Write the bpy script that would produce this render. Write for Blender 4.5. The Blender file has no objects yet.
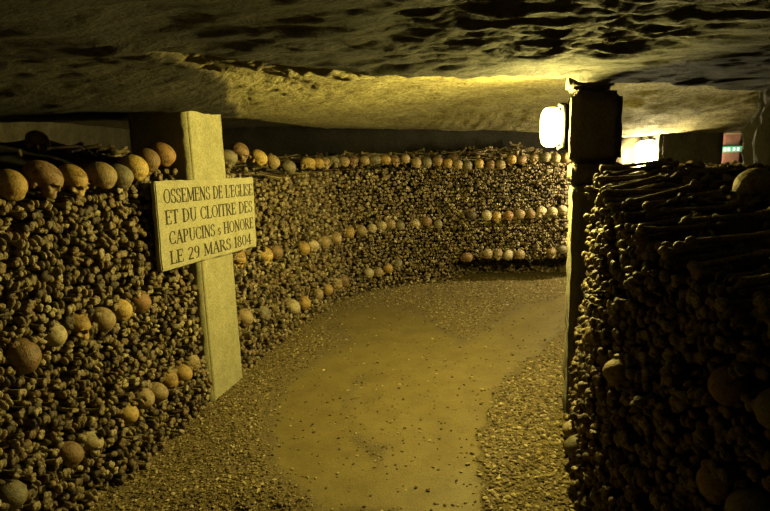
import math
# ---- plan of the place (metres; camera stands at x=0,y=0 looking along +y) ----
def catmull(pts, n=24):
    P = [tuple(2*a-b for a, b in zip(pts[0], pts[1]))] + list(pts) + [tuple(2*a-b for a, b in zip(pts[-1], pts[-2]))]
    out = []
    for i in range(1, len(P)-2):
        p0, p1, p2, p3 = P[i-1:i+3]
        for k in range(n):
            t = k/n
            out.append(tuple(.5*(2*b+(c-a)*t+(2*a-5*b+4*c-d)*t*t+(3*b-a-3*c+d)*t**3) for a, b, c, d in zip(p0, p1, p2, p3)))
    out.append(tuple(pts[-1]))
    return out
def interp(x, xs, ys):
    if x <= xs[0]: return ys[0]
    for i in range(1, len(xs)):
        if x <= xs[i]:
            return ys[i-1]+(ys[i]-ys[i-1])*(x-xs[i-1])/(xs[i]-xs[i-1])
    return ys[-1]
def sstep(a, b, x):
    t = min(1, max(0, (x-a)/(b-a))); return t*t*(3-2*t)
class Face:
    """A leaning wall of bones: a curved foot line, a height and a batter."""
    def __init__(s, pts, side, batter, top_s, top_z, rec=None):
        s.P = catmull(pts); s.side = side; s.batter = batter; s.ts = top_s; s.tz = top_z; s.rec = rec
        s.S = [0.]
        for a, b in zip(s.P, s.P[1:]): s.S.append(s.S[-1]+math.hypot(b[0]-a[0], b[1]-a[1]))
        s.L = s.S[-1]
    def foot(s, u):
        u = min(max(u, 0), s.L-1e-6); lo, hi = 0, len(s.S)-1
        while hi-lo > 1:
            m = (lo+hi)//2
            if s.S[m] <= u: lo = m
            else: hi = m
        a, b = s.P[lo], s.P[hi]; f = (u-s.S[lo])/(s.S[hi]-s.S[lo]+1e-9)
        j0, j1 = max(0, lo-6), min(len(s.P)-1, hi+6)
        tx, ty = s.P[j1][0]-s.P[j0][0], s.P[j1][1]-s.P[j0][1]; l = math.hypot(tx, ty); tx, ty = tx/l, ty/l
        n = (ty, -tx) if s.side < 0 else (-ty, tx)
        return a[0]+(b[0]-a[0])*f, a[1]+(b[1]-a[1])*f, n
    def pt(s, u, z, out=0.):
        x, y, n = s.foot(u)
        d = out-s.batter*z/1.5
        if s.rec: d -= s.rec(x, y, z)
        return (x+n[0]*d, y+n[1]*d, z), n
    def top(s, u): return interp(u, s.ts, s.tz)
LEFT = Face([(-1.60,.9),(-1.57,1.5),(-1.51,2.0),(-1.44,2.4),(-1.33,2.82),(-1.255,3.19),(-1.18,3.53),(-1.09,3.95),(-.99,4.48),(-.82,5.05),(-.64,5.62),(-.41,6.15),(-.01,6.46),(.42,6.63),(1.02,6.66),(1.63,6.62),(2.09,6.6),(2.6,6.75),(2.9,7.2)],
    -1, .10, [0,1.4,2.1,2.35,2.6,3.2,3.55,4.0,4.6,7.0], [1.48,1.48,1.47,1.56,1.57,1.60,1.52,1.44,1.45,1.44],
    lambda x, y, z: .46*sstep(.7,1.15,x)*(1-sstep(.24,.30,z)) if y > 6 else 0.)
RIGHT = Face([(1.5,.2),(1.25,.7),(1.08,1.1),(.95,1.45),(.865,1.8),(.83,2.1),(.85,2.4),(.955,2.8),(1.04,3.08),(1.12,3.35)],
    1, .12, [0,.9,1.3,1.7,2.0,2.4,2.8,3.4], [1.12,1.16,1.2,1.25,1.32,1.44,1.5,1.52])
import bpy, bmesh, random
import numpy as np
from mathutils import Vector, Matrix, noise
rnd = random.Random(7)
SC = bpy.context.scene
COL = SC.collection
V = Vector
def fbm(x, y, z=0., o=4, f=1.):
    a, s, t = 1., 0., 0.
    for _ in range(o):
        s += a*noise.noise(V((x*f, y*f, z*f))); t += a; a *= .5; f *= 2.03
    return s/t

# ------------------------------------------------------------------ materials
def mat(name, build):
    m = bpy.data.materials.new(name); m.use_nodes = True
    nt = m.node_tree; b = nt.nodes['Principled BSDF']
    build(nt, b); return m
def N(nt, t, **k):
    n = nt.nodes.new(t)
    for a, v in k.items():
        if a in n.inputs: n.inputs[a].default_value = v
        else: setattr(n, a, v)
    return n
def noise_tex(nt, scale, detail=5, rough=.6, space='pos', stretch=None):
    n = N(nt, 'ShaderNodeTexNoise'); n.inputs['Scale'].default_value = scale
    n.inputs['Detail'].default_value = detail; n.inputs['Roughness'].default_value = rough
    if space == 'pos': src = N(nt, 'ShaderNodeNewGeometry').outputs['Position']
    else: src = N(nt, 'ShaderNodeTexCoord').outputs['Object']
    if stretch:
        mp = N(nt, 'ShaderNodeMapping'); mp.inputs['Scale'].default_value = stretch
        nt.links.new(src, mp.inputs['Vector']); src = mp.outputs['Vector']
    nt.links.new(src, n.inputs['Vector']); return n.outputs['Fac']
def ramp(nt, fac, stops):
    r = N(nt, 'ShaderNodeValToRGB'); e = r.color_ramp.elements
    while len(e) < len(stops): e.new(.5)
    for k, (p, c) in enumerate(stops): e[k].position = p; e[k].color = (*c, 1)
    nt.links.new(fac, r.inputs['Fac']); return r.outputs['Color']
def mix(nt, a, b, fac, mode='MIX'):
    m = N(nt, 'ShaderNodeMix', data_type='RGBA', blend_type=mode)
    for s, i in ((a, 6), (b, 7)):
        if hasattr(s, 'links'): nt.links.new(s, m.inputs[i])
        else: m.inputs[i].default_value = (*s, 1)
    if hasattr(fac, 'links'): nt.links.new(fac, m.inputs[0])
    else: m.inputs[0].default_value = fac
    return m.outputs[2]
def bump(nt, b, h, strength, dist):
    n = N(nt, 'ShaderNodeBump'); n.inputs['Strength'].default_value = strength; n.inputs['Distance'].default_value = dist
    nt.links.new(h, n.inputs['Height']); nt.links.new(n.outputs['Normal'], b.inputs['Normal'])
def bone_mat(name, island):
    def f(nt, b):
        if island: r = N(nt, 'ShaderNodeNewGeometry').outputs['Random Per Island']
        else: r = N(nt, 'ShaderNodeObjectInfo').outputs['Random']
        c = ramp(nt, r, [(0, (.07,.05,.028)), (.3, (.25,.19,.105)), (.55, (.42,.335,.18)), (.75, (.27,.17,.082)), (1, (.72,.60,.36))])
        n = noise_tex(nt, 130, 4)
        c = mix(nt, c, ramp(nt, n, [(.38, (.25,.20,.15)), (.58, (1.1,1.1,1.1))]), .9, 'MULTIPLY')
        nt.links.new(c, b.inputs['Base Color']); b.inputs['Roughness'].default_value = .55
        bump(nt, b, n, .9, .006)
    return mat(name, f)
M = {}
M['bone'] = bone_mat('bone', False)
M['packed'] = bone_mat('packed_bone', True)
def skull_f(nt, b):
    oi = N(nt, 'ShaderNodeObjectInfo')
    n = noise_tex(nt, 24, 5, .65, 'obj'); n2 = noise_tex(nt, 110, 3, .6, 'obj')
    c = mix(nt, oi.outputs['Color'], ramp(nt, n, [(.38, (.34,.26,.16)), (.52, (1,1,1)), (.66, (1.0,.76,.45))]), .9, 'MULTIPLY')
    c = mix(nt, c, ramp(nt, n2, [(.33, (.3,.22,.14)), (.46, (1,1,1))]), .8, 'MULTIPLY')
    nt.links.new(c, b.inputs['Base Color']); b.inputs['Roughness'].default_value = .48
    bump(nt, b, n2, .8, .006)
M['skull'] = mat('skull_bone', skull_f)
def rock(name, dark, light, scale, bs, bd, stretch=None):
    def f(nt, b):
        n = noise_tex(nt, scale, 8, .65, 'pos', stretch); n2 = noise_tex(nt, scale*9, 6, .7, 'pos', stretch)
        c = ramp(nt, n, [(.3, dark), (.7, light)])
        c = mix(nt, c, ramp(nt, n2, [(.35, (.5,.45,.34)), (.55, (1,1,1)), (.68, (1.18,1.18,1.18))]), .75, 'MULTIPLY')
        nt.links.new(c, b.inputs['Base Color']); b.inputs['Roughness'].default_value = .85
        a = N(nt, 'ShaderNodeMath', operation='ADD'); nt.links.new(n, a.inputs[0]); nt.links.new(n2, a.inputs[1])
        bump(nt, b, a.outputs[0], bs, bd)
    return mat(name, f)
M['ceiling'] = rock('quarry_limestone', (.24,.20,.105), (.54,.47,.27), 3.2, 1., .05, (1,1.5,1))
M['rock_shaded'] = rock('shaded_wall_rock', (.018,.016,.011), (.055,.046,.032), 4, .9, .03)  # darkened copy of the wall rock, its tone standing in for shade
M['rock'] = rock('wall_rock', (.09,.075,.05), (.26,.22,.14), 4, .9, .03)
M['pier'] = rock('dressed_stone', (.42,.38,.20), (.60,.55,.32), 9, .45, .008)
M['plaque'] = rock('plaque_stone', (.44,.40,.22), (.60,.55,.34), 11, .3, .004)
M['pillar'] = rock('pillar_stone', (.32,.27,.18), (.62,.54,.38), 8, .9, .02)
M['plaster'] = rock('plastered_edge', (.68,.63,.46), (.86,.80,.62), 12, .8, .012)
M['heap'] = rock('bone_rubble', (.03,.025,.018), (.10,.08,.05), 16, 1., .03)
M['pinkish'] = rock('pinkish_plaster', (.45,.22,.16), (.60,.34,.24), 12, .4, .01)
def ceil_f(nt, b):
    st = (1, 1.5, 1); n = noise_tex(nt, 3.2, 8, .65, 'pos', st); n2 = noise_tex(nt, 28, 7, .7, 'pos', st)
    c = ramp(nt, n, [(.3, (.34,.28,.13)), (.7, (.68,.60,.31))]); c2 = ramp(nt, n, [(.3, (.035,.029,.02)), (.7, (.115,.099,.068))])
    at = N(nt, 'ShaderNodeAttribute', attribute_name='near_shade')
    c = mix(nt, c, c2, at.outputs['Fac'])  # darker colour paints the shade of the near ceiling
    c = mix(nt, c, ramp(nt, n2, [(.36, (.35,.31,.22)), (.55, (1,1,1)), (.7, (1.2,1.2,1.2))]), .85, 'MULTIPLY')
    n3 = noise_tex(nt, 95, 4, .7); c = mix(nt, c, ramp(nt, n3, [(.36, (.5,.46,.38)), (.52, (1,1,1)), (.66, (1.25,1.25,1.25))]), .8, 'MULTIPLY')
    nt.links.new(c, b.inputs['Base Color']); b.inputs['Roughness'].default_value = .85
    a = N(nt, 'ShaderNodeMath', operation='ADD'); nt.links.new(n, a.inputs[0]); nt.links.new(n2, a.inputs[1])
    bump(nt, b, a.outputs[0], 1., .05)
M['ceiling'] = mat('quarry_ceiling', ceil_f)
def floor_f(nt, b):
    at = N(nt, 'ShaderNodeAttribute', attribute_name='gravel')
    n = noise_tex(nt, 5, 8, .7); n2 = noise_tex(nt, 75, 5, .7); n3 = noise_tex(nt, 260, 3, .7)
    mud = ramp(nt, n, [(.3, (.20,.152,.055)), (.7, (.32,.25,.092))])
    mud = mix(nt, mud, ramp(nt, n3, [(.36, (.35,.3,.2)), (.5, (1,1,1)), (.66, (1.5,1.45,1.4))]), .8, 'MULTIPLY')
    gr = ramp(nt, n2, [(.3, (.065,.047,.02)), (.5, (.245,.18,.068)), (.72, (.50,.38,.16))])
    ad = N(nt, 'ShaderNodeMath', operation='ADD'); nt.links.new(at.outputs['Fac'], ad.inputs[0])
    sb = N(nt, 'ShaderNodeMath', operation='MULTIPLY_ADD'); sb.inputs[1].default_value = .9; sb.inputs[2].default_value = -.45
    nt.links.new(n2, sb.inputs[0]); nt.links.new(sb.outputs[0], ad.inputs[1])
    fac = ramp(nt, ad.outputs[0], [(.3, (0,0,0)), (.62, (1,1,1))])
    c = mix(nt, mud, gr, fac)
    nt.links.new(c, b.inputs['Base Color'])
    rr = ramp(nt, fac, [(0, (.5,)*3), (1, (.85,)*3)]); nt.links.new(rr, b.inputs['Roughness'])
    hm = N(nt, 'ShaderNodeMath', operation='MULTIPLY'); nt.links.new(n2, hm.inputs[0])
    st = N(nt, 'ShaderNodeMath', operation='MULTIPLY_ADD'); nt.links.new(fac, st.inputs[0]); st.inputs[1].default_value = .85; st.inputs[2].default_value = .15
    nt.links.new(st.outputs[0], hm.inputs[1])
    bump(nt, b, hm.outputs[0], .9, .018)
M['floor'] = mat('trodden_gravel', floor_f)
def gravel_f(nt, b):
    r = N(nt, 'ShaderNodeNewGeometry').outputs['Random Per Island']
    c = ramp(nt, r, [(0, (.06,.042,.018)), (.45, (.23,.165,.065)), (.8, (.42,.32,.13)), (1, (.75,.62,.33))])
    nt.links.new(c, b.inputs['Base Color']); b.inputs['Roughness'].default_value = .75
M['gravel'] = mat('gravel_stone', gravel_f)
def flat(name, c, r=.6, metal=0., emit=None, st=0.):
    def f(nt, b):
        n = noise_tex(nt, 40, 3)
        cc = mix(nt, c, ramp(nt, n, [(.3, (.75,.75,.75)), (.7, (1,1,1))]), .5, 'MULTIPLY')
        nt.links.new(cc, b.inputs['Base Color']); b.inputs['Roughness'].default_value = r; b.inputs['Metallic'].default_value = metal
        if emit: b.inputs['Emission Color'].default_value = (*emit, 1); b.inputs['Emission Strength'].default_value = st
    return mat(name, f)
LC = (1., .83, .21)
M['glass1'] = flat('lit_diffuser', (.9,.85,.6), .4, 0, LC, 105.)
M['glass2'] = flat('far_lit_diffuser', (.9,.85,.6), .4, 0, (1., .84, .42), 60.)
M['glass3'] = flat('added_lit_diffuser', (.9,.8,.6), .4, 0, (1., .72, .45), 14.)
M['glass4'] = flat('dim_lit_diffuser', (.9,.8,.6), .4, 0, (1., .76, .40), 5.)
M['metal'] = flat('grey_painted_metal', (.06,.06,.055), .5, .3)
M['green'] = flat('lit_green_sign', (.1,.5,.25), .4, 0, (.25,.8,.4), .10)
M['signwhite'] = flat('lit_white_mark', (.8,.9,.8), .4, 0, (.8,1.,.8), .25)
M['paper'] = flat('white_paper', (.8,.78,.7), .7)
def ink_f(nt, b):
    n = noise_tex(nt, 55, 5, .7)
    c = ramp(nt, n, [(.40, (.02,.016,.008)), (.66, (.06,.05,.025)), (.78, (.25,.22,.13))])
    nt.links.new(c, b.inputs['Base Color']); b.inputs['Roughness'].default_value = .8
M['ink'] = mat('worn_dark_lettering', ink_f)

# ------------------------------------------------------------------ helpers
def tag(o, label=None, cat=None, group=None, kind=None):
    for k, v in (('label', label), ('category', cat), ('group', group), ('kind', kind)):
        if v: o[k] = v
    return o
def link(name, me, m=None, parent=None):
    if m is not None and not me.materials: me.materials.append(m)
    o = bpy.data.objects.new(name, me); COL.objects.link(o)
    if parent: o.parent = parent
    return o
def mesh(name, verts, faces, smooth=True):
    me = bpy.data.meshes.new(name); me.from_pydata(verts, [], faces); me.update()
    if smooth: me.polygons.foreach_set('use_smooth', [True]*len(me.polygons))
    return me
def empty(name, loc, label, cat, group=None):
    o = bpy.data.objects.new(name, None); COL.objects.link(o); o.location = loc
    return tag(o, label, cat, group)
def grid_mesh(name, rows, smooth=True, flip=False):
    n, m = len(rows), len(rows[0]); vs = [p for r in rows for p in r]; fs = []
    for i in range(n-1):
        for j in range(m-1):
            q = (i*m+j, i*m+j+1, (i+1)*m+j+1, (i+1)*m+j); fs.append(q[::-1] if flip else q)
    return mesh(name, vs, fs, smooth)
def bm_mesh(bm, name, smooth=True):
    me = bpy.data.meshes.new(name); bm.to_mesh(me); bm.free()
    if smooth: me.polygons.foreach_set('use_smooth', [True]*len(me.polygons))
    return me
def add_ell(bm, c, r, rot=None, seg=16):
    mx = Matrix.Translation(c) @ (rot or Matrix()) @ Matrix.Diagonal((*r, 1))
    bmesh.ops.create_uvsphere(bm, u_segments=seg, v_segments=seg//2+2, radius=1, matrix=mx)
def add_cone(bm, a, b, ra, rb, seg=12):
    a, b = V(a), V(b); d = b-a
    mx = Matrix.Translation((a+b)/2) @ d.to_track_quat('Z', 'Y').to_matrix().to_4x4()
    bmesh.ops.create_cone(bm, cap_ends=True, segments=seg, radius1=ra, radius2=rb, depth=d.length, matrix=mx)
def add_box(bm, x0, x1, y0, y1, z0, z1):
    mx = Matrix.Translation(((x0+x1)/2, (y0+y1)/2, (z0+z1)/2)) @ Matrix.Diagonal((x1-x0, y1-y0, z1-z0, 1))
    return bmesh.ops.create_cube(bm, size=1, matrix=mx)['verts']
def evaluated(me, mods):
    """Return ME with modifiers applied, as a new mesh."""
    o = bpy.data.objects.new('tmp', me); COL.objects.link(o)
    for t, kw in mods:
        md = o.modifiers.new(t, t)
        for k, v in kw.items(): setattr(md, k, v)
    dg = bpy.context.evaluated_depsgraph_get(); dg.update()
    out = bpy.data.meshes.new_from_object(o.evaluated_get(dg))
    bpy.data.objects.remove(o); return out

# ------------------------------------------------------------------ bones
def femur():
    bm = bmesh.new()
    for s in (-1, 1):
        add_ell(bm, (-.024, s*.0185, .002), (.025, .0125, .0270)); add_ell(bm, (-.04, s*.013, -.004), (.022, .013, .014))
    add_cone(bm, (-.10, 0, 0), (-.028, 0, 0), .012, .021); add_cone(bm, (-.33, 0, 0), (-.09, 0, 0), .0125, .0115)
    add_cone(bm, (-.33, 0, 0), (-.362, .024, 0), .013, .011); add_ell(bm, (-.37, .028, 0), (.019, .019, .019))
    add_ell(bm, (-.350, -.013, 0), (.022, .013, .016)); add_ell(bm, (-.30, .010, -.004), (.014, .009, .010))
    return bm, .389
def tibia():
    bm = bmesh.new()
    for s in (-1, 1): add_ell(bm, (-.014, s*.0145, 0), (.0135, .0160, .025))
    add_ell(bm, (-.02, 0, .006), (.017, .018, .018))
    add_cone(bm, (-.09, 0, 0), (-.02, 0, 0), .011, .022); add_cone(bm, (-.33, 0, 0), (-.085, 0, 0), .0095, .0115)
    add_ell(bm, (-.335, 0, 0), (.017, .017, .015)); add_ell(bm, (-.35, .011, 0), (.011, .007, .008))
    return bm, .358
def humerus():
    bm = bmesh.new()
    add_ell(bm, (-.021, .006, 0), (.0215, .022, .0225)); add_ell(bm, (-.026, -.016, .004), (.018, .010, .012)); add_ell(bm, (-.028, -.006, .016), (.016, .008, .007))
    add_cone(bm, (-.09, 0, 0), (-.025, 0, 0), .0105, .017); add_cone(bm, (-.28, 0, 0), (-.085, 0, 0), .0100, .0105)
    add_cone(bm, (-.31, 0, 0), (-.26, 0, 0), .016, .010); add_ell(bm, (-.315, 0, 0), (.012, .028, .011)); add_ell(bm, (-.315, .014, 0), (.015, .009, .014))
    return bm, .328
KINDS = [('thigh_bone', 'thigh bone', femur), ('shin_bone', 'shin bone', tibia), ('upper_arm_bone', 'upper arm bone', humerus)]
HI, LO, BLEN = [], [], []
for nm, _, f in KINDS:
    bm, ln = f(); raw = bm_mesh(bm, nm)
    hi = evaluated(raw, [('REMESH', dict(mode='VOXEL', voxel_size=.0030, use_smooth_shade=True)), ('SMOOTH', dict(factor=.5, iterations=1))])
    lo = evaluated(raw, [('REMESH', dict(mode='VOXEL', voxel_size=.0055, use_smooth_shade=True)), ('SMOOTH', dict(factor=.5, iterations=1)), ('DECIMATE', dict(ratio=.16))])
    hi.name = nm; hi.materials.clear(); hi.materials.append(M['bone']); HI.append(hi); BLEN.append(ln)
    lo.calc_loop_triangles()
    v = np.empty(len(lo.vertices)*3); lo.vertices.foreach_get('co', v)
    t = np.empty(len(lo.loop_triangles)*3, dtype=np.int32); lo.loop_triangles.foreach_get('vertices', t)
    LO.append((v.reshape(-1, 3), t.reshape(-1, 3)))
    print(nm, len(hi.vertices), len(LO[-1][1]))
def scatter_mesh(name, items, protos, m):
    """ITEMS: (prototype number, 4x4 matrix) -> one mesh."""
    vs, ts, off = [], [], 0
    for k, mx in items:
        v, t = protos[k]; A = np.array(mx); vs.append(v@A[:3, :3].T+A[:3, 3]); ts.append(t+off); off += len(v)
    v = np.concatenate(vs); t = np.concatenate(ts)
    me = bpy.data.meshes.new(name); me.vertices.add(len(v)); me.vertices.foreach_set('co', v.ravel())
    me.loops.add(t.size); me.loops.foreach_set('vertex_index', t.ravel().astype(np.int32))
    me.polygons.add(len(t)); me.polygons.foreach_set('loop_start', np.arange(0, t.size, 3, dtype=np.int32))
    me.polygons.foreach_set('use_smooth', np.ones(len(t), dtype=bool))
    me.update(calc_edges=True); me.validate(); me.materials.append(m)
    return me
def orient(axis, roll):
    axis = V(axis).normalized()
    ref = V((0, 0, 1)) if abs(axis.z) < .9 else V((0, 1, 0))
    y = ref.cross(axis).normalized(); z = axis.cross(y)
    R = Matrix((axis, y, z)).transposed()
    return (R @ Matrix.Rotation(roll, 3, 'X')).to_4x4()
def bone_matrix(p, n, kind, sc, flip):
    """Bone whose visible end is at P, its shaft running back against N."""
    roll = rnd.choice((0, 0, 0, 3.14, .7, -.7, 1.57))+rnd.gauss(0, .3)
    if flip: return Matrix.Translation(V(p)-V(n)*BLEN[kind]*sc) @ orient(-V(n), roll) @ Matrix.Scale(sc, 4)
    return Matrix.Translation(p) @ orient(n, roll) @ Matrix.Scale(sc, 4)

# ------------------------------------------------------------------ camera
PITCH, ROLL, EYE, FPX = math.radians(10.8), math.radians(1.8), 1.65, 560.
fwd = V((0, math.cos(PITCH), -math.sin(PITCH))); r0 = V((1, 0, 0)); u0 = r0.cross(fwd)
rt = r0*math.cos(ROLL)-u0*math.sin(ROLL); upv = u0*math.cos(ROLL)+r0*math.sin(ROLL)
cam = bpy.data.cameras.new('camera'); cam.lens = FPX/770*36; cam.sensor_width = 36; cam.clip_start = .02
co = bpy.data.objects.new('camera', cam); COL.objects.link(co)
co.matrix_world = Matrix.Translation((0, 0, EYE)) @ Matrix((rt, upv, -fwd)).transposed().to_4x4()
SC.camera = co
def proj(p):
    v = V(p)-V((0, 0, EYE)); z = v.dot(fwd)
    return (385+FPX*v.dot(rt)/z, 255.5-FPX*v.dot(upv)/z, z) if z > .05 else (-999, -999, z)

# ------------------------------------------------------------------ skulls
def skull_mesh(seed, jaw=True):
    r = random.Random(seed)
    bm = bmesh.new(); bmesh.ops.create_icosphere(bm, subdivisions=5, radius=1)
    k1, k2, k3 = r.uniform(.96, 1.05), r.uniform(.95, 1.05), r.uniform(.95, 1.05)
    E = [((-.012, 0, .012), (.088*k1, .069*k2, .066*k3)), ((-.03, 0, .0), (.062, .066*k2, .060)), ((.032, 0, .0), (.052, .050, .052)),
         ((.045, 0, -.035), (.036, .045, .040)), ((.050, 0, -.062), (.034, .028, .022)),
         ((.048, .044, -.032), (.024, .016, .012)), ((.048, -.044, -.032), (.024, .016, .012)),
         ((.073, 0, -.028), (.016, .010, .022)), ((.068, .026, -.002), (.018, .024, .009)), ((.068, -.026, -.002), (.018, .024, .009)),
         ((-.01, .055, -.045), (.016, .012, .022)), ((-.01, -.055, -.045), (.016, .012, .022)), ((-.05, 0, -.03), (.04, .05, .03))]
    holes = [((.080, .031, -.022), .019, .030), ((.080, -.031, -.022), .019, .030), ((.090, 0, -.045), .0115, .018)]
    for v in bm.verts:
        d = v.co.normalized(); hits = []
        for c, q in E:
            D = V((d.x/q[0], d.y/q[1], d.z/q[2])); O = V((-c[0]/q[0], -c[1]/q[1], -c[2]/q[2]))
            a, b, cc = D.dot(D), 2*D.dot(O), O.dot(O)-1; dis = b*b-4*a*cc
            if dis > 0:
                t = (-b+math.sqrt(dis))/(2*a)
                if t > 0: hits.append(t)
        R = (sum(h**22 for h in hits)/max(1, 1))**(1/22) if hits else .05
        R = min(R, max(hits)*1.05)
        p = d*R
        if jaw:
            for hc, hr, hd in holes:
                q = V(hc).normalized(); e = (d-q*d.dot(q)).length*V(hc).length
                if d.dot(q) > 0: R -= hd*1/(1+(e/hr)**7)
        v.co = d*R*(1+.008*noise.noise(d*3+V((seed, 0, 0))))
    return bm_mesh(bm, 'skull')
SK = [skull_mesh(s) for s in range(5)]
for m_ in SK: m_.materials.append(M['skull'])
def teeth_mesh():
    bm = bmesh.new()
    for k in range(10):
        a = math.radians(-72+16*k)
        add_ell(bm, (.050+.032*math.cos(a), .026*math.sin(a), -.083), (.0042, .0042, .0075), seg=8)
    return bm_mesh(bm, 'upper_teeth')
TEETH = teeth_mesh(); TEETH.materials.append(M['bone'])
TONES = {'ochre': (.62,.42,.15), 'brown': (.36,.24,.13), 'grey': (.32,.28,.19), 'pale': (.68,.58,.38), 'tan': (.50,.38,.21), 'yellow': (.78,.56,.20), 'reddish': (.46,.27,.12), 'dark': (.14,.115,.085)}
ORD = 'first second third fourth fifth sixth seventh eighth ninth tenth eleventh twelfth thirteenth fourteenth fifteenth sixteenth seventeenth eighteenth nineteenth twentieth twenty-first twenty-second twenty-third twenty-fourth twenty-fifth twenty-sixth'.split()
def put_skull(p, n, tone, label, group, sc=.92, pitch=.5, yaw=None, teeth=False):
    n = V(n); yaw = rnd.gauss(0, .3) if yaw is None else yaw
    d = V((n[0], n[1], 0)).normalized(); d.rotate(Matrix.Rotation(yaw, 3, 'Z')); d = (d*math.cos(pitch)+V((0, 0, -math.sin(pitch)))).normalized()
    o = bpy.data.objects.new('skull', SK[rnd.randrange(len(SK))]); COL.objects.link(o)
    o.matrix_world = Matrix.Translation(p) @ orient(d, rnd.gauss(0, .15)) @ Matrix.Scale(sc, 4)
    c = TONES[tone]; j = rnd.uniform(.88, 1.1); o.color = (c[0]*j, c[1]*j, c[2]*j, 1)
    tag(o, label, 'skull', group)
    if teeth: t = link('upper_teeth', TEETH, None, o)
    return o
T = 'tan'; P_ = 'pale'; O_ = 'ochre'; B = 'brown'; G = 'grey'; Y = 'yellow'; R_ = 'reddish'; D = 'dark'
ROWS = [
 ('top_left', LEFT, [(1.30,1.55,D),(1.47,1.55,O_),(1.66,1.565,B),(1.82,1.55,O_),(2.00,1.56,T),(2.15,1.55,G),(2.28,1.59,Y),(2.42,1.63,B),(2.57,1.66,R_)], .90, .5,
  '{t} skull dome, {o} from the left in the top row left of the plaque', 'skulls along the top of the left bone wall', 'left'),
 ('mid_left', LEFT, [(1.36,.84,B),(1.53,.87,P_),(1.68,.86,O_),(1.82,.85,T),(1.96,.86,Y),(2.12,.86,R_)], .80, .5,
  '{t} skull, {o} from the left in the middle row left of the stone post', 'skulls in the middle row of the left bone wall', 'left'),
 ('low_left', LEFT, [(1.16,.32,G),(1.48,.31,B),(1.62,.29,P_),(1.87,.32,Y),(2.02,.34,T),(2.14,.32,T),(2.28,.33,O_),(2.41,.32,O_),(2.53,.34,T)], .76, .5,
  '{t} skull, {o} from the left in the bottom row left of the stone post', 'skulls in the bottom row of the left bone wall', 'left'),
 ('top_bend', LEFT, [(3.42,1.62,G),(3.66,1.66,B),(3.92,1.61,Y),(4.15,1.57,T),(4.45,1.51,G)], .84, .5,
  '{t} skull on top of the bones, {o} to the right of the stone post', 'skulls along the top of the bones right of the post', 'post'),
 ('mid_bend', LEFT, [(3.34,.87,O_),(3.80,.80,Y),(3.96,.79,B),(4.53,.73,O_),(4.72,.72,P_),(5.0,.71,T),(5.28,.71,T),(5.50,.74,O_),(5.66,.74,T)], .88, .5,
  '{t} skull, {o} to the right of the post in the middle row of the bend', 'skulls in the middle row of the bend', 'post'),
 ('low_bend', LEFT, [(3.27,.42,T),(3.63,.33,G),(4.16,.25,P_),(4.40,.22,O_),(4.72,.22,T),(4.94,.22,O_),(5.20,.21,T),(5.36,.20,B)], .88, .5,
  '{t} skull, {o} to the right of the post in the lowest row of the bend', 'skulls in the lowest row of the bend', 'post'),
 ('top_far', LEFT, [(4.85,1.53,Y),(5.06,1.52,O_),(5.24,1.52,T),(5.38,1.53,G),(5.51,1.52,T),(5.64,1.52,B),(5.77,1.52,T),(5.90,1.52,G),(6.03,1.52,O_),(6.15,1.51,B),(6.27,1.52,T),(6.39,1.47,T),(6.51,1.47,G),(6.63,1.48,B),(6.75,1.45,O_),(6.87,1.43,T),(6.99,1.42,G),(7.12,1.43,Y),(7.25,1.42,B),(7.37,1.42,T),(7.50,1.47,O_),(7.63,1.47,B),(7.77,1.48,T),(7.90,1.49,G),(8.03,1.47,T),(8.16,1.47,B)], .82, .1,
  'small round {t} skull, {o} from the left in the far wall top row', 'skulls along the top of the far bone wall', 'left'),
 ('mid_far', LEFT, [(5.80,.74,P_),(5.93,.76,P_),(6.05,.77,T),(6.17,.74,G),(6.36,.75,P_),(6.49,.77,B),(6.62,.73,G),(7.02,.83,D),(7.20,.82,P_),(7.33,.80,Y),(7.46,.81,R_),(7.59,.82,T),(7.72,.82,B),(7.85,.85,P_),(7.98,.84,P_),(8.12,.86,P_)], .82, .1,
  'small {t} skull, {o} from the left in the far wall middle row', 'skulls in the middle row of the far bone wall', 'left'),
 ('low_far', LEFT, [(5.72,.23,P_),(5.85,.22,T),(5.98,.25,O_),(6.12,.28,G),(6.96,.32,B),(7.21,.36,T),(7.34,.35,T),(7.47,.34,P_),(7.60,.34,T),(7.98,.36,T),(8.12,.38,G)], .82, .1,
  'small {t} skull, {o} from the left in the far wall lowest row', 'skulls in the lowest row of the far bone wall', 'left'),
 ('right_face', RIGHT, [(1.33,.60,G),(1.45,.62,T),(1.30,.92,G),(1.46,.93,B),(2.0,.76,T),(2.35,.79,T),(2.62,.19,P_),(2.44,.20,G)], .78, .3, None, 'skulls set in the right bone wall', ''),
]
RL = ['grey skull lowest at the bottom right corner of the dark right bone wall', 'tan skull low in the dark right wall, just left of the corner skull',
      'grey skull at the right picture edge, midway up the dark right bone wall', 'brown skull midway up the right wall, beside the skull at the picture edge',
      'tan skull midway up the dark right bone wall, farther in than the brown one', 'tan skull near the left edge of the dark right bone wall, midway up',
      'pale skull jutting over the gravel at the foot of the right bone wall', 'grey skull just nearer than the pale one at the foot of the right bone wall']
taken = {id(LEFT): [], id(RIGHT): []}
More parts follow.
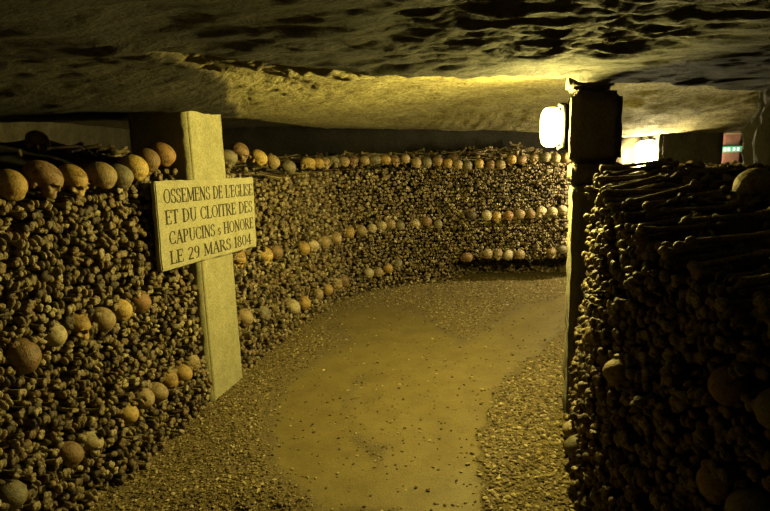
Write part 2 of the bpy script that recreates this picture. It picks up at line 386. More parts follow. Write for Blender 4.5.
for nm, face, lst, sc, pit, lab, grp, _ in ROWS:
    for i, (u, z, tone) in enumerate(lst):
        top = nm.startswith('top')
        p, n = face.pt(u, z, {'top_left': -.035, 'top_far': -.02, 'mid_far': -.02, 'low_far': -.02, 'top_bend': -.03, 'mid_bend': -.02, 'low_bend': -.02}.get(nm, -.035))
        taken[id(face)].append((u, z, .082*sc/.9))
        tw = {'ochre': 'ochre', 'dark': 'dark grey', 'yellow': 'yellow'}.get(tone, tone)
        s_ = sc*rnd.uniform(.95, 1.05)
        if (nm, i) in (('top_left', 0), ('mid_left', 0)): s_ = .92
        if (nm, i) == ('mid_left', 1): s_ = .72
        L = RL[i] if nm == 'right_face' else lab.format(t=tw, o=ORD[i])
        far_ = nm.endswith('_far'); back = rnd.random() < .75 and (nm, i) not in (('mid_left', 2), ('low_left', 2), ('top_left', 2))
        put_skull(p, n, tone, L, grp, s_, (-pit if back else pit)+rnd.gauss(0, .12), math.pi+rnd.gauss(0, .3) if back else None, teeth=not back and nm in ('top_left', 'mid_left', 'low_left'))

# ------------------------------------------------------------------ lids of the heaps
def lid_left(u, w):
    x, y, n = LEFT.foot(u); z = LEFT.top(u)-.03
    px, py = x-n[0]*(w+.1), y-n[1]*(w+.1)
    return px, py, z+(.15 if u > 3 else .23)*sstep(.3, 1.3, w)+.05*fbm(px, py, 3, 4, 4)
def lid_right(x, y):
    e = interp(y, [.2,.9,1.4,1.8,2.2,2.6,3.0,5.0], [1.12,1.16,1.20,1.25,1.34,1.44,1.50,1.40])
    xe = interp(y, [.2,.7,1.1,1.45,1.8,2.1,2.4,2.8,3.0,5.0], [1.62,1.37,1.20,1.07,.985,.95,.97,1.075,1.15,1.9])
    w = max(0, x-xe)
    return e-.03+(1.47-e)*sstep(.1, .9, w)*(1 if y < 3 else .3)+.03*fbm(x, y, 9, 4, 4)
rows = []
for i in range(131):
    u = i*LEFT.L/130; x, y, n = LEFT.foot(u); r = []
    for z in (0., .28, .5, 1.0, LEFT.top(u)-.25):
        dd = .52+(LEFT.rec(x, y, 0.) if z < .3 else 0); r.append((x-n[0]*dd, y-n[1]*dd, z))
    for w in [.42+.06*k for k in range(24)]: r.append(lid_left(u, w))
    rows.append(r)
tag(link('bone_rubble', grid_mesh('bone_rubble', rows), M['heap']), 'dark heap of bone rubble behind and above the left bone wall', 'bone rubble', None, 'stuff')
rows = []
for j in range(97):
    y = .2+j*.05; xe = interp(y, [.2,.7,1.1,1.45,1.8,2.1,2.4,2.8,3.0,5.0], [1.62,1.37,1.20,1.07,.985,.95,.97,1.075,1.15,1.9])
    x0 = xe+(.36 if y < 2.9 else .30); r = [(x0, y, 0), (x0, y, .6), (x0, y, lid_right(x0, y)-.12)]
    for k in range(60): r.append((x0+k*.045, y, lid_right(x0+k*.045, y)))
    rows.append(r)
rows.append([(p[0], 5.05, 0) for p in rows[-1]])
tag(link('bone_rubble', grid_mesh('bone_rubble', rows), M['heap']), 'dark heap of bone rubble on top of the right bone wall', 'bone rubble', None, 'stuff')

# ------------------------------------------------------------------ packed bones
cands = []       # (kind, matrix, distance, region or None)
def region(face, u, z):
    if face is RIGHT: return 'R'
    if u < 2.67: return 'A' if z > .86 else ('B' if z > .33 else 'C')
    return 'D'
def pack(face, u0, u1, sp, rng, scl):
    rnd2 = random.Random(rng); row = 0; z = .025
    zmax = max(face.tz)+.1
    while z < zmax:
        u = u0+(sp/2 if row % 2 else 0)
        while u < u1:
            uu = u+rnd2.gauss(0, sp*.13); zz = z+rnd2.gauss(0, sp*.13)
            u += sp
            lim = face.top(uu)+((.0 if uu < 2.6 else -.03) if face is LEFT and (uu < 2.6 or uu > 3.4) else .01)
            if zz > lim: continue
            if face is LEFT and 2.66 < uu < 3.13: continue
            if any((uu-a)**2+(zz-b)**2 < c*c*.46 for a, b, c in taken[id(face)]): continue
            out = rnd2.gauss(-.004, .019)+.022*noise.noise(V((uu*3, zz*3, rng)))
            p, n = face.pt(uu, zz, out)
            foot = max(0., .12-zz)
            ax = V((n[0], n[1], 0))+V((rnd2.gauss(0, .13), rnd2.gauss(0, .13), rnd2.gauss(-.03, .12)))
            k = rnd2.choices((0, 1, 2), (.42, .33, .25))[0]
            sc = scl*rnd2.uniform(.86, 1.12); flip = rnd2.random() < (.3, .12, .25)[k]
            mx = bone_matrix(p, ax.normalized(), k, sc, flip)
            px, py, d = proj(p)
            vis = -6 < px < 776 and -6 < py < 517 and (V((0, 0, EYE))-V(p)).normalized().dot(V((n[0], n[1], 0))) > .12
            if face is LEFT and 2.4 < uu < 3.75 and .93 < zz < 1.52: vis = False
            if face is LEFT and uu > 4.2: vis = False
            if face is RIGHT and uu > 2.3: vis = False
            cands.append((k, mx, d, region(face, uu, zz) if vis else None))
        z += sp*.84; row += 1
pack(LEFT, .5, 4.6, .0445, 11, .76)
pack(LEFT, 4.6, 9.0, .0445, 12, .76)
pack(RIGHT, .35, 2.98, .048, 13, .82)
LAB = {'R': ('{k} end packed in the dark right bone wall beside the pillar', '{k}s in the dark right bone wall'),
       'A': ('{k} end packed in the left wall between its top and middle skull rows', '{k}s in the upper part of the left bone wall'),
       'B': ('{k} end packed in the left wall between its middle and bottom skull rows', '{k}s in the middle part of the left bone wall'),
       'C': ('{k} end packed in the left wall below its bottom skull row', '{k}s at the foot of the left bone wall'),
       'D': ('{k} end packed in the bone wall just right of the stone post', '{k}s right of the stone post')}
# long bones lying loose on the right heap
n_loose = 0
for x, y, ang, k in [(1.27,2.62,.12,0),(1.30,2.42,-.03,1),(1.20,2.17,.0,0),(1.25,2.02,.06,1),(1.17,1.86,.14,0),(1.62,2.55,.3,0),(1.66,2.0,-.25,1),(1.5,1.6,.2,0),(1.58,2.9,-.1,1),(1.30,1.55,-.2,0),(1.9,3.0,.5,0),(2.1,2.6,-.4,1),(1.75,3.4,.15,0),(2.0,3.7,-.3,1)]:
    z = max(lid_right(x+q*math.cos(ang), y+q*math.sin(ang)) for q in (-.18, -.09, 0, .09, .18))+.016
    ax = V((math.cos(ang), math.sin(ang), .03)); p = V((x, y, z))+ax*BLEN[k]/2
    o = bpy.data.objects.new(KINDS[k][0], HI[k]); COL.objects.link(o); o.matrix_world = Matrix.Translation(p) @ orient(ax, rnd.uniform(0, 6))
    tag(o, 'loose %s lying lengthwise on top of the dark right heap' % KINDS[k][1], KINDS[k][1], 'loose long bones on the right heap')
    n_loose += 1
quota = [285, 288, 295]; chosen = set()
order = sorted((i for i, c in enumerate(cands) if c[3]), key=lambda i: cands[i][2])
for i in order:
    k = cands[i][0]
    if quota[k] > 0: quota[k] -= 1; chosen.add(i)
for i in chosen:
    k, mx, d, rg = cands[i]; nm = KINDS[k][0]; w = KINDS[k][1]
    o = bpy.data.objects.new(nm, HI[k]); COL.objects.link(o); o.matrix_world = mx
    tag(o, LAB[rg][0].format(k=w), w, LAB[rg][1].format(k=w))
# bones lying about on the dark heaps behind
scat = []
for _ in range(520):
    u = rnd.uniform(.6, 8.8); w = rnd.uniform(.40, 1.7); x, y, z = lid_left(u, w); a = rnd.uniform(0, 6.28); t = rnd.gauss(0, .10)
    ax = V((math.cos(a), math.sin(a), t)).normalized(); k = rnd.randrange(3)
    if u < 3 and rnd.random() < .55: continue
    scat.append((k, Matrix.Translation(V((x, y, z+.0+.17*abs(t)))+ax*.17) @ orient(ax, rnd.uniform(0, 6)) @ Matrix.Scale(.95, 4)))
for _ in range(330):
    x, y = rnd.uniform(1.35, 3.3), rnd.uniform(.6, 4.8); z = lid_right(x, y); a = rnd.gauss(0, .5); t = rnd.gauss(0, .08)
    ax = V((math.cos(a), math.sin(a), t)).normalized(); k = rnd.randrange(3)
    if x < max(1.6, .42*y+.25) and y > 2.95: continue
    scat.append((k, Matrix.Translation(V((x, y, z+.012))+ax*.17) @ orient(ax, rnd.uniform(0, 6)) @ Matrix.Scale(.95, 4)))
for k in range(3):
    items = [(c[0], c[1]) for i, c in enumerate(cands) if i not in chosen and c[0] == k]+[s_ for s_ in scat if s_[0] == k]
    o = link(KINDS[k][0]+'_mass', scatter_mesh('packed', items, LO, M['packed']))
    tag(o, 'countless more distant %s ends packed into the bone walls' % KINDS[k][1], KINDS[k][1], None, 'stuff'); print('stuff', k, len(items))
# loose skulls on the heaps
x, y = 1.45, 2.2
put_skull((x, y, lid_right(x, y)+.075), (-1, -.5, 0), 'pale', 'large pale skull lying on top of the dark right heap', 'loose skulls on the right heap', 1.0, .15, 0)
for i, (u, w, tone, lab) in enumerate([(1.9,.75,'grey','dim grey skull on the dark heap behind the ochre top-row skulls'), (2.62,.95,'brown','dim brown skull lying in the dark left of the stone post top'),
        (4.3,.62,'grey','dim grey skull on the dark heap behind the bend'), (6.9,.55,'brown','brown skull in the dark behind the far wall top row')]):
    x, y, z = lid_left(u, w); put_skull((x, y, z+.06), LEFT.foot(u)[2], tone, lab, 'loose skulls on the left heap', .9, .3)

# ------------------------------------------------------------------ floor
def near_dist(P, x, y):
    best = 9
    for (ax, ay), (bx, by) in zip(P, P[1:]):
        dx, dy = bx-ax, by-ay; t = max(0, min(1, ((x-ax)*dx+(y-ay)*dy)/(dx*dx+dy*dy))); best = min(best, math.hypot(x-ax-t*dx, y-ay-t*dy))
    return best
MUD1 = [(2.6,6.0), (1.7,5.45), (1.15,4.75), (.62,4.0), (.36,3.3), (.22,2.7), (.12,1.8), (.1,-.5)]
MUD2 = [(.25,5.05), (-.30,4.3), (-.55,3.5), (-.42,2.9), (-.05,2.35)]
MUD3 = [(-.1,5.3), (.3,4.3), (.1,3.3)]
def gravel(x, y):
    j = .10*fbm(x, y, 1, 4, 3.)
    a = sstep(.16, .50, near_dist(MUD1, x, y)+j); b = sstep(.10, .42, near_dist(MUD2, x, y)+j); c = .12+.88*sstep(.25, .75, near_dist(MUD3, x, y)+j)
    g = min(a, b, c)
    if x > .2 and y < 4.8: g = max(g, sstep(-.04, .07, x-interp(y, [1,2.3,2.94,3.76,4.3,4.8], [.34,.40,.48,.80,1.3,1.9])+j*.8+.10*fbm(x, y, 4, 4, 9.)))
    if y < 2.45 and x < .05: g = max(g, .8*sstep(0, .2, 2.45-y+j))
    return g
def fz(x, y, g): return -.035*math.exp(-((x+.62)/.30)**2-((y-2.36)/.07)**2)*(1+1.2*fbm(x, y, 6, 3, 9.))+ .018*fbm(x, y, 5, 3, 2.)+.012*(g-.4)
def axis(segs):
    out = []
    for a, b, st in segs:
        n = max(1, int(round((b-a)/st))); out += [a+(b-a)*i/n for i in range(n)]
    return out+[segs[-1][1]]
xs = axis([(-4.0,-1.7,.15), (-1.7,2.3,.025), (2.3,5.6,.15)]); ys = axis([(-1.5,1.6,.15), (1.6,5.2,.025), (5.2,7.2,.05), (7.2,9.2,.2)])
G_ = [[gravel(x, y) for x in xs] for y in ys]
fm = grid_mesh('floor', [[(x, y, fz(x, y, G_[j][i])) for i, x in enumerate(xs)] for j, y in enumerate(ys)])
at = fm.attributes.new('gravel', 'FLOAT', 'POINT'); at.data.foreach_set('value', [g for r in G_ for g in r])
tag(link('floor', fm, M['floor']), None, None, None, 'structure')
# pebbles
def pebble(seed):
    r = random.Random(seed); bm = bmesh.new(); bmesh.ops.create_icosphere(bm, subdivisions=1, radius=1)
    for v in bm.verts: v.co *= r.uniform(.75, 1.2); v.co.z *= .6
    bm.faces.ensure_lookup_table(); bmesh.ops.triangulate(bm, faces=bm.faces)
    v = np.array([v.co[:] for v in bm.verts]); t = np.array([[q.index for q in f.verts] for f in bm.faces]); bm.free(); return v, t
PEB = [pebble(s) for s in range(6)]; items = []; tries = 0
while len(items) < 42000 and tries < 220000:
    tries += 1
    y = 1.9+5.0*rnd.random()**1.5; x = rnd.uniform(-1.45, 2.4)
    g = gravel(x, y)
    if rnd.random() > .05+.95*g*g: continue
    s_ = rnd.choice((.0045, .0055, .007, .009))*rnd.uniform(.8, 1.3)*(1.25 if x > .4 and y < 4.2 else 1)
    items.append((rnd.randrange(6), Matrix.Translation((x, y, fz(x, y, g)+s_*.25)) @ Matrix.Rotation(rnd.uniform(0, 6.3), 4, 'Z') @ Matrix.Rotation(rnd.gauss(0, .4), 4, 'X') @ Matrix.Diagonal((s_*1.2, s_*.9, s_, 1))))
gme = scatter_mesh('gravel', items, PEB, M['gravel']); gme.polygons.foreach_set('use_smooth', np.zeros(len(gme.polygons), dtype=bool))
tag(link('gravel', gme), 'loose brown gravel along both sides of the trodden path', 'gravel', None, 'stuff')
# scrap of paper
bm = bmesh.new(); add_box(bm, -.035, .035, -.02, .02, 0, .004)
bmesh.ops.subdivide_edges(bm, edges=bm.edges, cuts=2, use_grid_fill=True)
for v in bm.verts: v.co.z += .012*noise.noise(v.co*30)+.004; v.co.x += .006*noise.noise(v.co*50+V((3, 0, 0)))
o = link('paper_scrap', bm_mesh(bm, 'paper_scrap'), M['paper']); o.location = (1.25, 5.63, fz(1.25, 5.63, 0)+.004); o.rotation_euler[2] = .3
tag(o, 'small white paper scrap lying on the far path', 'paper scrap')

# ------------------------------------------------------------------ ceiling
LIP = [(-3.6,1.7), (-1.0,1.85), (-.62,1.95), (-.25,2.3), (.1,2.5), (.55,2.75), (1.0,2.95), (1.6,3.3), (3.0,4.3), (5.6,5.2)]
LX, LY = [p[0] for p in LIP], [p[1] for p in LIP]
FP = [LEFT.foot(i*LEFT.L/60) for i in range(61)]
def past_left(x, y):
    ks = sorted(range(61), key=lambda i: (FP[i][0]-x)**2+(FP[i][1]-y)**2)[:2]; ws = []
    for k in ks: ws.append(1/((FP[k][0]-x)**2+(FP[k][1]-y)**2+1e-5))
    W = sum(ws); q = sum(-w_*((x-FP[k][0])*FP[k][2][0]+(y-FP[k][1])*FP[k][2][1]) for w_, k in zip(ws, ks))/W
    return q, sum(w_*k for w_, k in zip(ws, ks))/W*LEFT.L/60
def shade_mask(x, y):
    """1 where the ceiling is painted dark as shade and stepped down, 0 elsewhere."""
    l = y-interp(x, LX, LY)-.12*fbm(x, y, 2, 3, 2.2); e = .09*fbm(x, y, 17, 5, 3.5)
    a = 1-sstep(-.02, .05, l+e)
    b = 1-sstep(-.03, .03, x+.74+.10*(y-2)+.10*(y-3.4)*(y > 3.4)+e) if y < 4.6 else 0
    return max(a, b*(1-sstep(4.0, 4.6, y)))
def zc(x, y):
    l = y-interp(x, LX, LY)-.12*fbm(x, y, 2, 3, 2.2)
    z = 2.0+.085*min(1, max(0, l/(.95-.6*sstep(.3, .9, x))))*sstep(-1.4, -.5, x)
    z -= .022*math.exp(-(l/.13)**2)*sstep(-.75, -.3, x)
    q, u = past_left(x, y)
    ze = interp(u, [0,1,2.5,4,6,8,9], [1.90,1.90,1.93,1.90,1.865,1.78,1.74]); off = interp(u, [0,1.2,2.6,3.2,9], [.75,.6,.2,.05,.0])
    t = sstep(-interp(u, [0,2.8,4.5], [.9,.9,2.2]), 0, q-off)
    t *= sstep(1.0, 2.2, y)
    z += (ze-z)*t
    if q > off: z += (.16 if u > 3.4 else .02)*sstep(0, .35, q-off)
    if x > 1.6: z += (1.70-z)*sstep(4.3, 6.3, y)*sstep(1.6, 2.6, x)
    if y > 7.05: z += .3*sstep(7.05, 7.5, y)*sstep(2.0, 2.4, x)
    rough = sstep(0, .15, l)*sstep(-1.0, -.6, x)*(1-sstep(.3, .9, x))*(1-sstep(3.2, 3.9, y))
    n1 = fbm(x*.8, y*1.6, 7, 5, 1.7); n2 = fbm(x, y*1.5, 11, 5, 7.)
    z += .035*n1*(.4+.4*sstep(0, .3, l))+(.014+.075*rough+.012*sstep(0, .2, l)*(1-t))*n2
    fr = sstep(-.1, .2, x)*(1-sstep(.9, 1.3, x))*sstep(1.2, 1.5, y)*(1-sstep(2.1, 2.5, y))
    z += fr*.04*(.4-abs(fbm(x*.8+y*.6, y*2.6-x*.5, 21, 7, 3.2))*2)
    q3 = 2.6*fbm(x*.6, y*1.5, 31, 5, 1.6)+.35*fbm(x, y, 3, 3, 9.); z += .009*(math.floor(q3)+sstep(.0, .45, q3-math.floor(q3)))
    z -= .022*shade_mask(x, y)
    if x < -.5 and y < 2.3: z -= .05*sstep(-.02, .03, 1.72-y-.1*fbm(x, y, 8, 2, 3.))*sstep(.5, .8, -x)
    return z
xs = axis([(-4.0,-1.6,.06), (-1.6,1.8,.02), (1.8,3.4,.04), (3.4,5.6,.15)]); ys = axis([(-1.5,1.1,.15), (1.1,4.4,.02), (4.4,7.6,.045), (7.6,9.2,.15)])
cm = grid_mesh('ceiling', [[(x, y, zc(x, y)) for x in xs] for y in ys], flip=True)
at = cm.attributes.new('near_shade', 'FLOAT', 'POINT'); at.data.foreach_set('value', [shade_mask(x, y) for y in ys for x in xs])
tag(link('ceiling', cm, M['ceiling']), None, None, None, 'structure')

# ------------------------------------------------------------------ rock walls round the cavity
def rock_wall(name, a, b, amp=.12):
    L = math.hypot(b[0]-a[0], b[1]-a[1]); nx, ny = (b[1]-a[1])/L, -(b[0]-a[0])/L; r = []
    nu = int(L/.08)
    for i in range(nu+1):
        t = i/nu; c = []
        for j in range(29):
            z = -.05+j*.085; d = amp*fbm(t*L+a[0], z*1.6, a[1], 5, 1.4)
            c.append((a[0]+(b[0]-a[0])*t+nx*d, a[1]+(b[1]-a[1])*t+ny*d, z))
        r.append(c)
    tag(link(name, grid_mesh(name, r), M['rock' if name == 'wall_left' else 'rock_shaded']), None, None, None, 'structure')
rock_wall('wall_left', (-3.6,-1.2), (-3.6,8.8)); rock_wall('wall_back', (-3.9,8.8), (5.3,8.8)); rock_wall('wall_right', (5.0,8.8), (5.0,-1.3)); rock_wall('wall_front', (5.3,-1.1), (-3.9,-1.1))

# ------------------------------------------------------------------ dressed pier with plaque
def quad_block(corners, z0, z1, amp=.006, bev=.012, cuts=14, seed=0., taper=0., freq=14):
    bm = bmesh.new(); c = V((sum(p[0] for p in corners)/4, sum(p[1] for p in corners)/4, 0))
    lo = [bm.verts.new((p[0], p[1], z0)) for p in corners]; hi = [bm.verts.new((p[0]+(c.x-p[0])*taper, p[1]+(c.y-p[1])*taper, z1)) for p in corners]
    bm.faces.new(lo[::-1]); bm.faces.new(hi)
    for i in range(4): bm.faces.new((lo[i], lo[(i+1) % 4], hi[(i+1) % 4], hi[i]))
    bmesh.ops.recalc_face_normals(bm, faces=bm.faces)
    bmesh.ops.bevel(bm, geom=list(bm.edges), offset=bev, segments=3, affect='EDGES')
    for _ in range(6):
        e = [x for x in bm.edges if x.calc_length() > .05]
        if not e: break
        bmesh.ops.subdivide_edges(bm, edges=e, cuts=1, use_grid_fill=True)
    bmesh.ops.triangulate(bm, faces=[f for f in bm.faces if len(f.verts) > 4]); bm.normal_update()
    for v in bm.verts:
        d = fbm(v.co.x+seed, v.co.y, v.co.z, 3, freq); v.co += v.normal*d*amp
    return bm_mesh(bm, 'block')
t12 = math.radians(12.5); pd = V((math.sin(t12), math.cos(t12), 0)); pn = V((math.cos(t12), -math.sin(t12), 0)); pc = V((-1.135, 3.74, 0))
cs = [pc-pd*.215, pc+pd*.215, pc+pd*.215-pn*.42, pc-pd*.215-pn*.42]
pier = empty('stone_pier', (pc-pn*.2), 'pale dressed stone post rising from floor to ceiling behind the plaque', 'stone post')
def under(o, par): o.parent = par; o.matrix_parent_inverse = Matrix.Translation(-par.location); return o
under(link('shaft', quad_block(cs, -.03, 1.955, .006, .010), M['pier']), pier)
cs2 = [pc-pd*.225+pn*.004, pc+pd*.225+pn*.004, pc+pd*.225-pn*.43, pc-pd*.225-pn*.43]
under(link('mortar_cap', quad_block(cs2, 1.955, 2.03, .02, .012, seed=3), M['rock']), pier)
# plaque
t17 = math.radians(17); qd = V((math.sin(t17), math.cos(t17), 0)); qn = V((math.cos(t17), -math.sin(t17), 0)); tilt = math.radians(2.1)
qx = (qd*math.cos(tilt)+V((0, 0, -math.sin(tilt)))).normalized(); qz = (V((0, 0, 1))*math.cos(tilt)+qd*math.sin(tilt)).normalized()
PC = V((-1.135, 3.74, 0))+qd*(-.085)+qn*.05; PC.z = 1.237
PM = Matrix((qx, qz, qx.cross(qz))).transposed().to_4x4(); PM.translation = PC     # local x along, y up, z out
if PM.to_3x3().col[2].dot(qn) < 0: PM = PM @ Matrix.Diagonal((1, 1, -1, 1))
W_, H_ = 1.07, .51
bm = bmesh.new(); add_box(bm, -W_/2, W_/2, -H_/2, H_/2, -.035, 0)
bmesh.ops.bevel(bm, geom=list(bm.edges), offset=.006, segments=2, affect='EDGES')
for _ in range(5):
    e = [x for x in bm.edges if x.calc_length() > .06]
    if e: bmesh.ops.subdivide_edges(bm, edges=e, cuts=1, use_grid_fill=True)
bm.normal_update()
for v in bm.verts: v.co += V((noise.noise(v.co*14), noise.noise(v.co*14+V((5, 0, 0))), 0))*.006
pl = link('inscribed_plaque', bm_mesh(bm, 'plaque', False), M['plaque']); pl.matrix_world = PM
tag(pl, 'pale stone plaque with four lines of dark French lettering dated 1804', 'plaque')
# letters: strokes in a box of height 1; ('s',x0,y0,x1,y1,w) stroke, ('a',cx,cy,rx,ry,a0,a1) arc, thick at the sides
def serif(x, y, w=.26): return ('s', x-w/2, y, x+w/2, y, .05)
def stem(x, y0=0, y1=1, w=.15): return [('s', x, y0, x, y1, w), serif(x, y0+.025, .34), serif(x, y1-.025, .34)]
def arms(x0, x1, ys_): return [('s', x0, y, x1, y, .06) for y in ys_]+[('s', x1, y-.09, x1, y+.09, .05) for y in ys_]
GL = {
 'O': (.86, [('a', .43, .5, .36, .47, 0, 360)]), 'C': (.80, [('a', .44, .5, .36, .47, 42, 318), ('s', .71, .68, .71, .95, .06), ('s', .71, .05, .71, .3, .06)]),
 'G': (.86, [('a', .44, .5, .36, .47, 42, 318), ('s', .72, .68, .72, .95, .06), ('s', .72, .05, .72, .45, .14), serif(.72, .45, .3)]),
 'D': (.84, stem(.16)+[('a', .28, .5, .46, .47, -90, 90)]),
 'L': (.66, stem(.16)+[('s', .16, .03, .6, .03, .06), ('s', .6, .0, .6, .25, .06)]),
 'E': (.70, stem(.16)+[('s', .16, .97, .6, .97, .06), ('s', .6, .78, .6, 1, .06), ('s', .16, .03, .62, .03, .06), ('s', .62, 0, .62, .24, .06), ('s', .16, .52, .48, .52, .06), ('s', .48, .42, .48, .62, .05)]),
 'I': (.36, stem(.18)), 'T': (.74, stem(.37)+[('s', .05, .97, .69, .97, .06), ('s', .05, .76, .05, 1, .06), ('s', .69, .76, .69, 1, .06)]),
 'U': (.84, [('s', .18, .3, .18, 1, .15), serif(.18, .97, .34), ('s', .68, .3, .68, 1, .07), serif(.68, .97, .28), ('a', .43, .32, .25, .30, 180, 360)]),
 'N': (.88, [('s', .16, 0, .16, 1, .07), serif(.16, .025), serif(.14, .97, .24), ('s', .16, .97, .72, .03, .15), ('s', .72, 0, .72, 1, .07), serif(.72, .97)]),
 'M': (1.04, [('s', .15, 0, .15, 1, .07), serif(.15, .025), serif(.13, .97, .2), ('s', .17, .97, .52, .08, .14), ('s', .52, .08, .87, .97, .07), ('s', .88, 0, .88, 1, .15), serif(.88, .025, .34), serif(.9, .97, .2)]),
 'S': (.66, [('a', .33, .74, .23, .23, 20, 270), ('a', .33, .26, .25, .26, -160, 90), ('s', .56, .72, .56, .95, .06), ('s', .07, .05, .07, .3, .06)]),
 'R': (.82, stem(.16)+[('a', .30, .74, .30, .235, -90, 90), ('s', .36, .5, .74, .03, .14), serif(.74, .025, .2)]),
 'P': (.72, stem(.16)+[('a', .28, .72, .32, .255, -90, 90)]),
 'A': (.86, [('s', .12, 0, .42, 1, .06), ('s', .42, 1, .74, 0, .15), ('s', .22, .34, .62, .34, .06), serif(.12, .025, .24), serif(.74, .025, .28)]),
 'H': (.90, stem(.18)+stem(.72)+[('s', .18, .5, .72, .5, .06)]),
 "'": (.22, [('s', .1, .78, .12, 1, .1)]), '.': (.24, [('s', .1, .0, .1, .1, .1)]),
 's': (.42, [('a', .2, .45, .14, .14, 20, 270), ('a', .2, .18, .15, .15, -160, 90)]),
 '1': (.42, [('s', .22, 0, .22, 1, .15), serif(.22, .025, .34), ('s', .06, .82, .2, .97, .06)]),
 '8': (.66, [('a', .32, .75, .2, .22, 0, 360), ('a', .32, .26, .25, .25, 0, 360)]), '0': (.70, [('a', .34, .5, .27, .47, 0, 360)]),
 '4': (.70, [('s', .46, 0, .46, 1, .14), ('s', .46, 1, .05, .3, .06), ('s', .05, .3, .66, .3, .06), serif(.46, .025, .3)]),
 '2': (.66, [('a', .32, .72, .24, .25, -10, 165), ('s', .54, .66, .1, .06, .1), ('s', .08, .05, .6, .05, .1)]),
 '9': (.66, [('a', .32, .70, .23, .27, 0, 360), ('s', .55, .7, .5, .3, .12), ('a', .28, .32, .24, .30, -110, 0)]),
 ' ': (.42, [])}
def letters(lines):
    bm = bmesh.new()
    def slab(pts):
        lo = [bm.verts.new((x, y, -.0005)) for x, y in pts]; hi = [bm.verts.new((x, y, .0012)) for x, y in pts]
        n = len(pts); bm.faces.new(hi)
        for i in range(n): bm.faces.new((lo[i], lo[(i+1) % n], hi[(i+1) % n], hi[i]))
    for txt, x0, x1, y0, h in lines:
        tot = sum(GL[c][0] for c in txt); kx = (x1-x0)/tot; x = x0
        for c in txt:
            w, st = GL[c]; 
            for s in st:
                if s[0] == 's':
                    _, a, b, cx, cy, wd = s
                    A = V((x+a*kx, y0+b*h)); Bq = V((x+cx*kx, y0+cy*h)); dd = (Bq-A); 
                    if dd.length < 1e-6: continue
                    nn = V((-dd.y, dd.x)).normalized()*wd*(kx+h)/3.4
                    slab([A+nn, A-nn, Bq-nn, Bq+nn])
                else:
                    _, cx, cy, rx, ry, a0, a1 = s; nst = 18; pr = None
                    for i in range(nst+1):
                        a = math.radians(a0+(a1-a0)*i/nst); th = .045+.065*abs(math.cos(a))**1.5
                        po = V((x+(cx+(rx+th*.5)*math.cos(a))*kx, y0+(cy+(ry+.02)*math.sin(a))*h)); pi_ = V((x+(cx+(rx-th*.9)*math.cos(a))*kx, y0+(cy+(ry-.045)*math.sin(a))*h))
                        if pr: slab([pr[0], po, pi_, pr[1]])
                        pr = (po, pi_)
            x += w*kx
    bmesh.ops.recalc_face_normals(bm, faces=bm.faces)
    return bm_mesh(bm, 'lettering', False)
lt = link('lettering', letters([("OSSEMENS DE L'EGLISE", -.475, .515, .125, .085), ("ET DU CLOITRE DES", -.475, .50, .005, .082), ("CAPUCINS s HONORE", -.455, .50, -.115, .08), ("LE 29 MARS 1804", -.46, .46, -.228, .078)]), M['ink'], pl)

# ------------------------------------------------------------------ right pillar
FL, BL, BR, FR = (1.052,3.10), (1.118,3.38), (1.40,3.44), (1.345,3.13)
pillar = empty('stone_pillar', (1.23,3.27,0), 'tall shaded stone pillar carrying the ceiling beside the right bone wall', 'pillar')
def sc_(q, k, dx=0, dy=0): cx, cy = 1.23, 3.27; return [(cx+(p[0]-cx)*k+dx, cy+(p[1]-cy)*k+dy) for p in q]
Q = [FL, FR, BR, BL]
under(link('plastered_base', quad_block(Q, -.03, 1.42, .022, .02, seed=1, freq=9), M['plaster']), pillar)
under(link('middle_block', quad_block(sc_(Q, 1.03, -.008), 1.422, 1.531, .012, .012, seed=4), M['pillar']), pillar)
under(link('upper_block', quad_block(sc_(Q, 1.02, -.022), 1.533, 1.925, .014, .03, seed=7, taper=.03), M['pillar']), pillar)
under(link('capping_stone', quad_block(sc_(Q, .88, -.055), 1.93, 2.04, .012, .02, seed=9), M['pillar']), pillar)

# ------------------------------------------------------------------ lamps
def wall_lamp(loc, ang, w, h, d, glass, label, ref=None):
    """Bulkhead lamp: local x points out of the wall, y along it, z up."""
    e = empty('wall_lamp', loc, label, 'wall lamp', 'wall lamps'); e.rotation_euler[2] = ang
    bm = bmesh.new(); add_box(bm, -.012, .012, -w/2-.015, w/2+.015, -h/2-.012, h/2+.012)
    bmesh.ops.bevel(bm, geom=list(bm.edges), offset=.006, segments=2, affect='EDGES'); link('back_plate', bm_mesh(bm, 'back_plate'), M['metal'], e)
    bm = bmesh.new(); bmesh.ops.create_icosphere(bm, subdivisions=4, radius=1)
    for v in bm.verts:
        c = v.co.copy(); q = (abs(c.x)**3.4+abs(c.y)**3.4+abs(c.z)**3.4)**(1/3.4); v.co = V((.014+d/2+c.x/q*d/2, c.y/q*w/2, c.z/q*(h/2-.005)))
    link('diffuser', bm_mesh(bm, 'diffuser'), M[glass], e)
    bm = bmesh.new()
    add_box(bm, .008, .03, -w/2-.006, w/2+.006, h/2-.004, h/2+.014); add_box(bm, .008, .03, -w/2-.006, w/2+.006, -h/2-.014, -h/2+.004); link('rim', bm_mesh(bm, 'rim'), M['metal'], e)
    return e
wall_lamp((1.062, 3.33, 1.742), math.pi-.22, .16, .235, .118, 'glass1', 'brightly lit wall lamp fixed to the left side of the tall stone pillar')
wall_lamp((2.945, 6.22, 1.50), math.pi+.25, .14, .30, .16, 'glass2', 'brightly lit far wall lamp glowing in front of the round-topped stone')

# ------------------------------------------------------------------ things beyond the right heap
p2 = empty('stone_pier', (3.3,6.3,0), 'broad dark stone pier right of the far wall lamp', 'stone pier')
under(link('masonry', quad_block([(2.95,6.02), (3.62,6.02), (3.75,6.6), (2.97,6.55)], -.03, 1.85, .03, .03, seed=12, freq=6), M['rock_shaded']), p2)
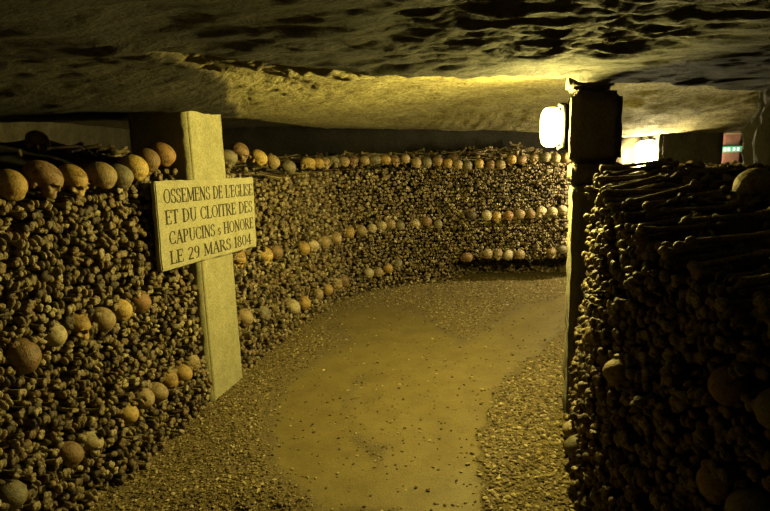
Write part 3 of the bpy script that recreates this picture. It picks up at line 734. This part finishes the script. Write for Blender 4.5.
# round-topped stone behind the lamp
bm = bmesh.new(); bmesh.ops.create_icosphere(bm, subdivisions=5, radius=1)
for v in bm.verts:
    c = v.co.copy(); s = .9/ max(abs(c.x), abs(c.y), abs(c.z)*1.0)
    k = .55; c = c*(1-k)+c*s*k
    v.co = V((c.x*.235, c.y*.22, c.z*.98)); v.co += v.co.normalized()*.02*fbm(c.x, c.y, c.z*3, 3, 3)
o = link('standing_stone', bm_mesh(bm, 'standing_stone'), M['pillar']); o.location = (3.06,6.98,.80)
tag(o, 'round-topped stone glowing behind the far wall lamp', 'standing stone')
# dark rock mass on the right
bm = bmesh.new(); bmesh.ops.create_icosphere(bm, subdivisions=6, radius=1)
for v in bm.verts:
    c = v.co.copy(); s = 1/max(abs(c.x), abs(c.y), abs(c.z)); c = c*.4+c*s*.6
    p = V((c.x*.62, c.y*.48, c.z*1.18)); v.co = p+c.normalized()*(.16*fbm(c.x, c.y, c.z*1.5, 6, 2)+.05*fbm(c.x, c.y, c.z*1.5, 4, 9))
o = link('rock_outcrop', bm_mesh(bm, 'rock_outcrop'), M['rock_shaded']); o.location = (3.22,3.75,1.05)
tag(o, 'rough dark rock outcrop rising to the ceiling at the right edge', 'rock')
# pinkish post with a lit green sign
p3 = quad_block([(4.24,7.1), (4.52,7.1), (4.52,7.4), (4.24,7.4)], -.02, 1.9, .02, .03, seed=15)
o = link('plastered_post', p3, M['pinkish']); tag(o, 'pinkish plastered post far off, just left of the dark outcrop', 'post')
bm = bmesh.new(); add_box(bm, -.13, .13, -.03, .03, -.035, .035); bmesh.ops.bevel(bm, geom=list(bm.edges), offset=.006, segments=2, affect='EDGES')
sg = link('exit_sign', bm_mesh(bm, 'exit_sign'), M['green']); sg.location = (4.33,7.045,1.51); tag(sg, 'small lit green sign with pale marks on the pinkish post', 'sign')
bm = bmesh.new()
for x in (-.09, -.045, .02, .07):
    add_box(bm, x-.014, x+.014, -.033, -.029, -.02, .02)
bmesh.ops.triangulate(bm, faces=bm.faces); link('pale_marks', bm_mesh(bm, 'marks', False), M['signwhite'], sg)
wall_lamp((3.80,6.72,1.42), math.radians(25), .10, .2, .08, 'glass3', 'small unseen lamp added behind the dark pier to light the pinkish post')  # unseen lamp, added to brighten the pinkish post

# ------------------------------------------------------------------ look
w = bpy.data.worlds.new('dark'); SC.world = w; w.use_nodes = True
w.node_tree.nodes['Background'].inputs['Color'].default_value = (1,.9,.7,1); w.node_tree.nodes['Background'].inputs['Strength'].default_value = .0
SC.view_settings.view_transform = 'Standard'; SC.view_settings.look = 'None'; SC.view_settings.gamma = 1; SC.view_settings.use_curve_mapping = False
SC.view_settings.exposure = 2.4
SC.cycles.max_bounces = 4; SC.cycles.diffuse_bounces = 1
SC.cycles.use_denoising = True
SC.cycles.sample_clamp_indirect = .010; SC.cycles.sample_clamp_direct = 4; SC.cycles.use_adaptive_sampling = False; SC.cycles.light_sampling_threshold = 0.
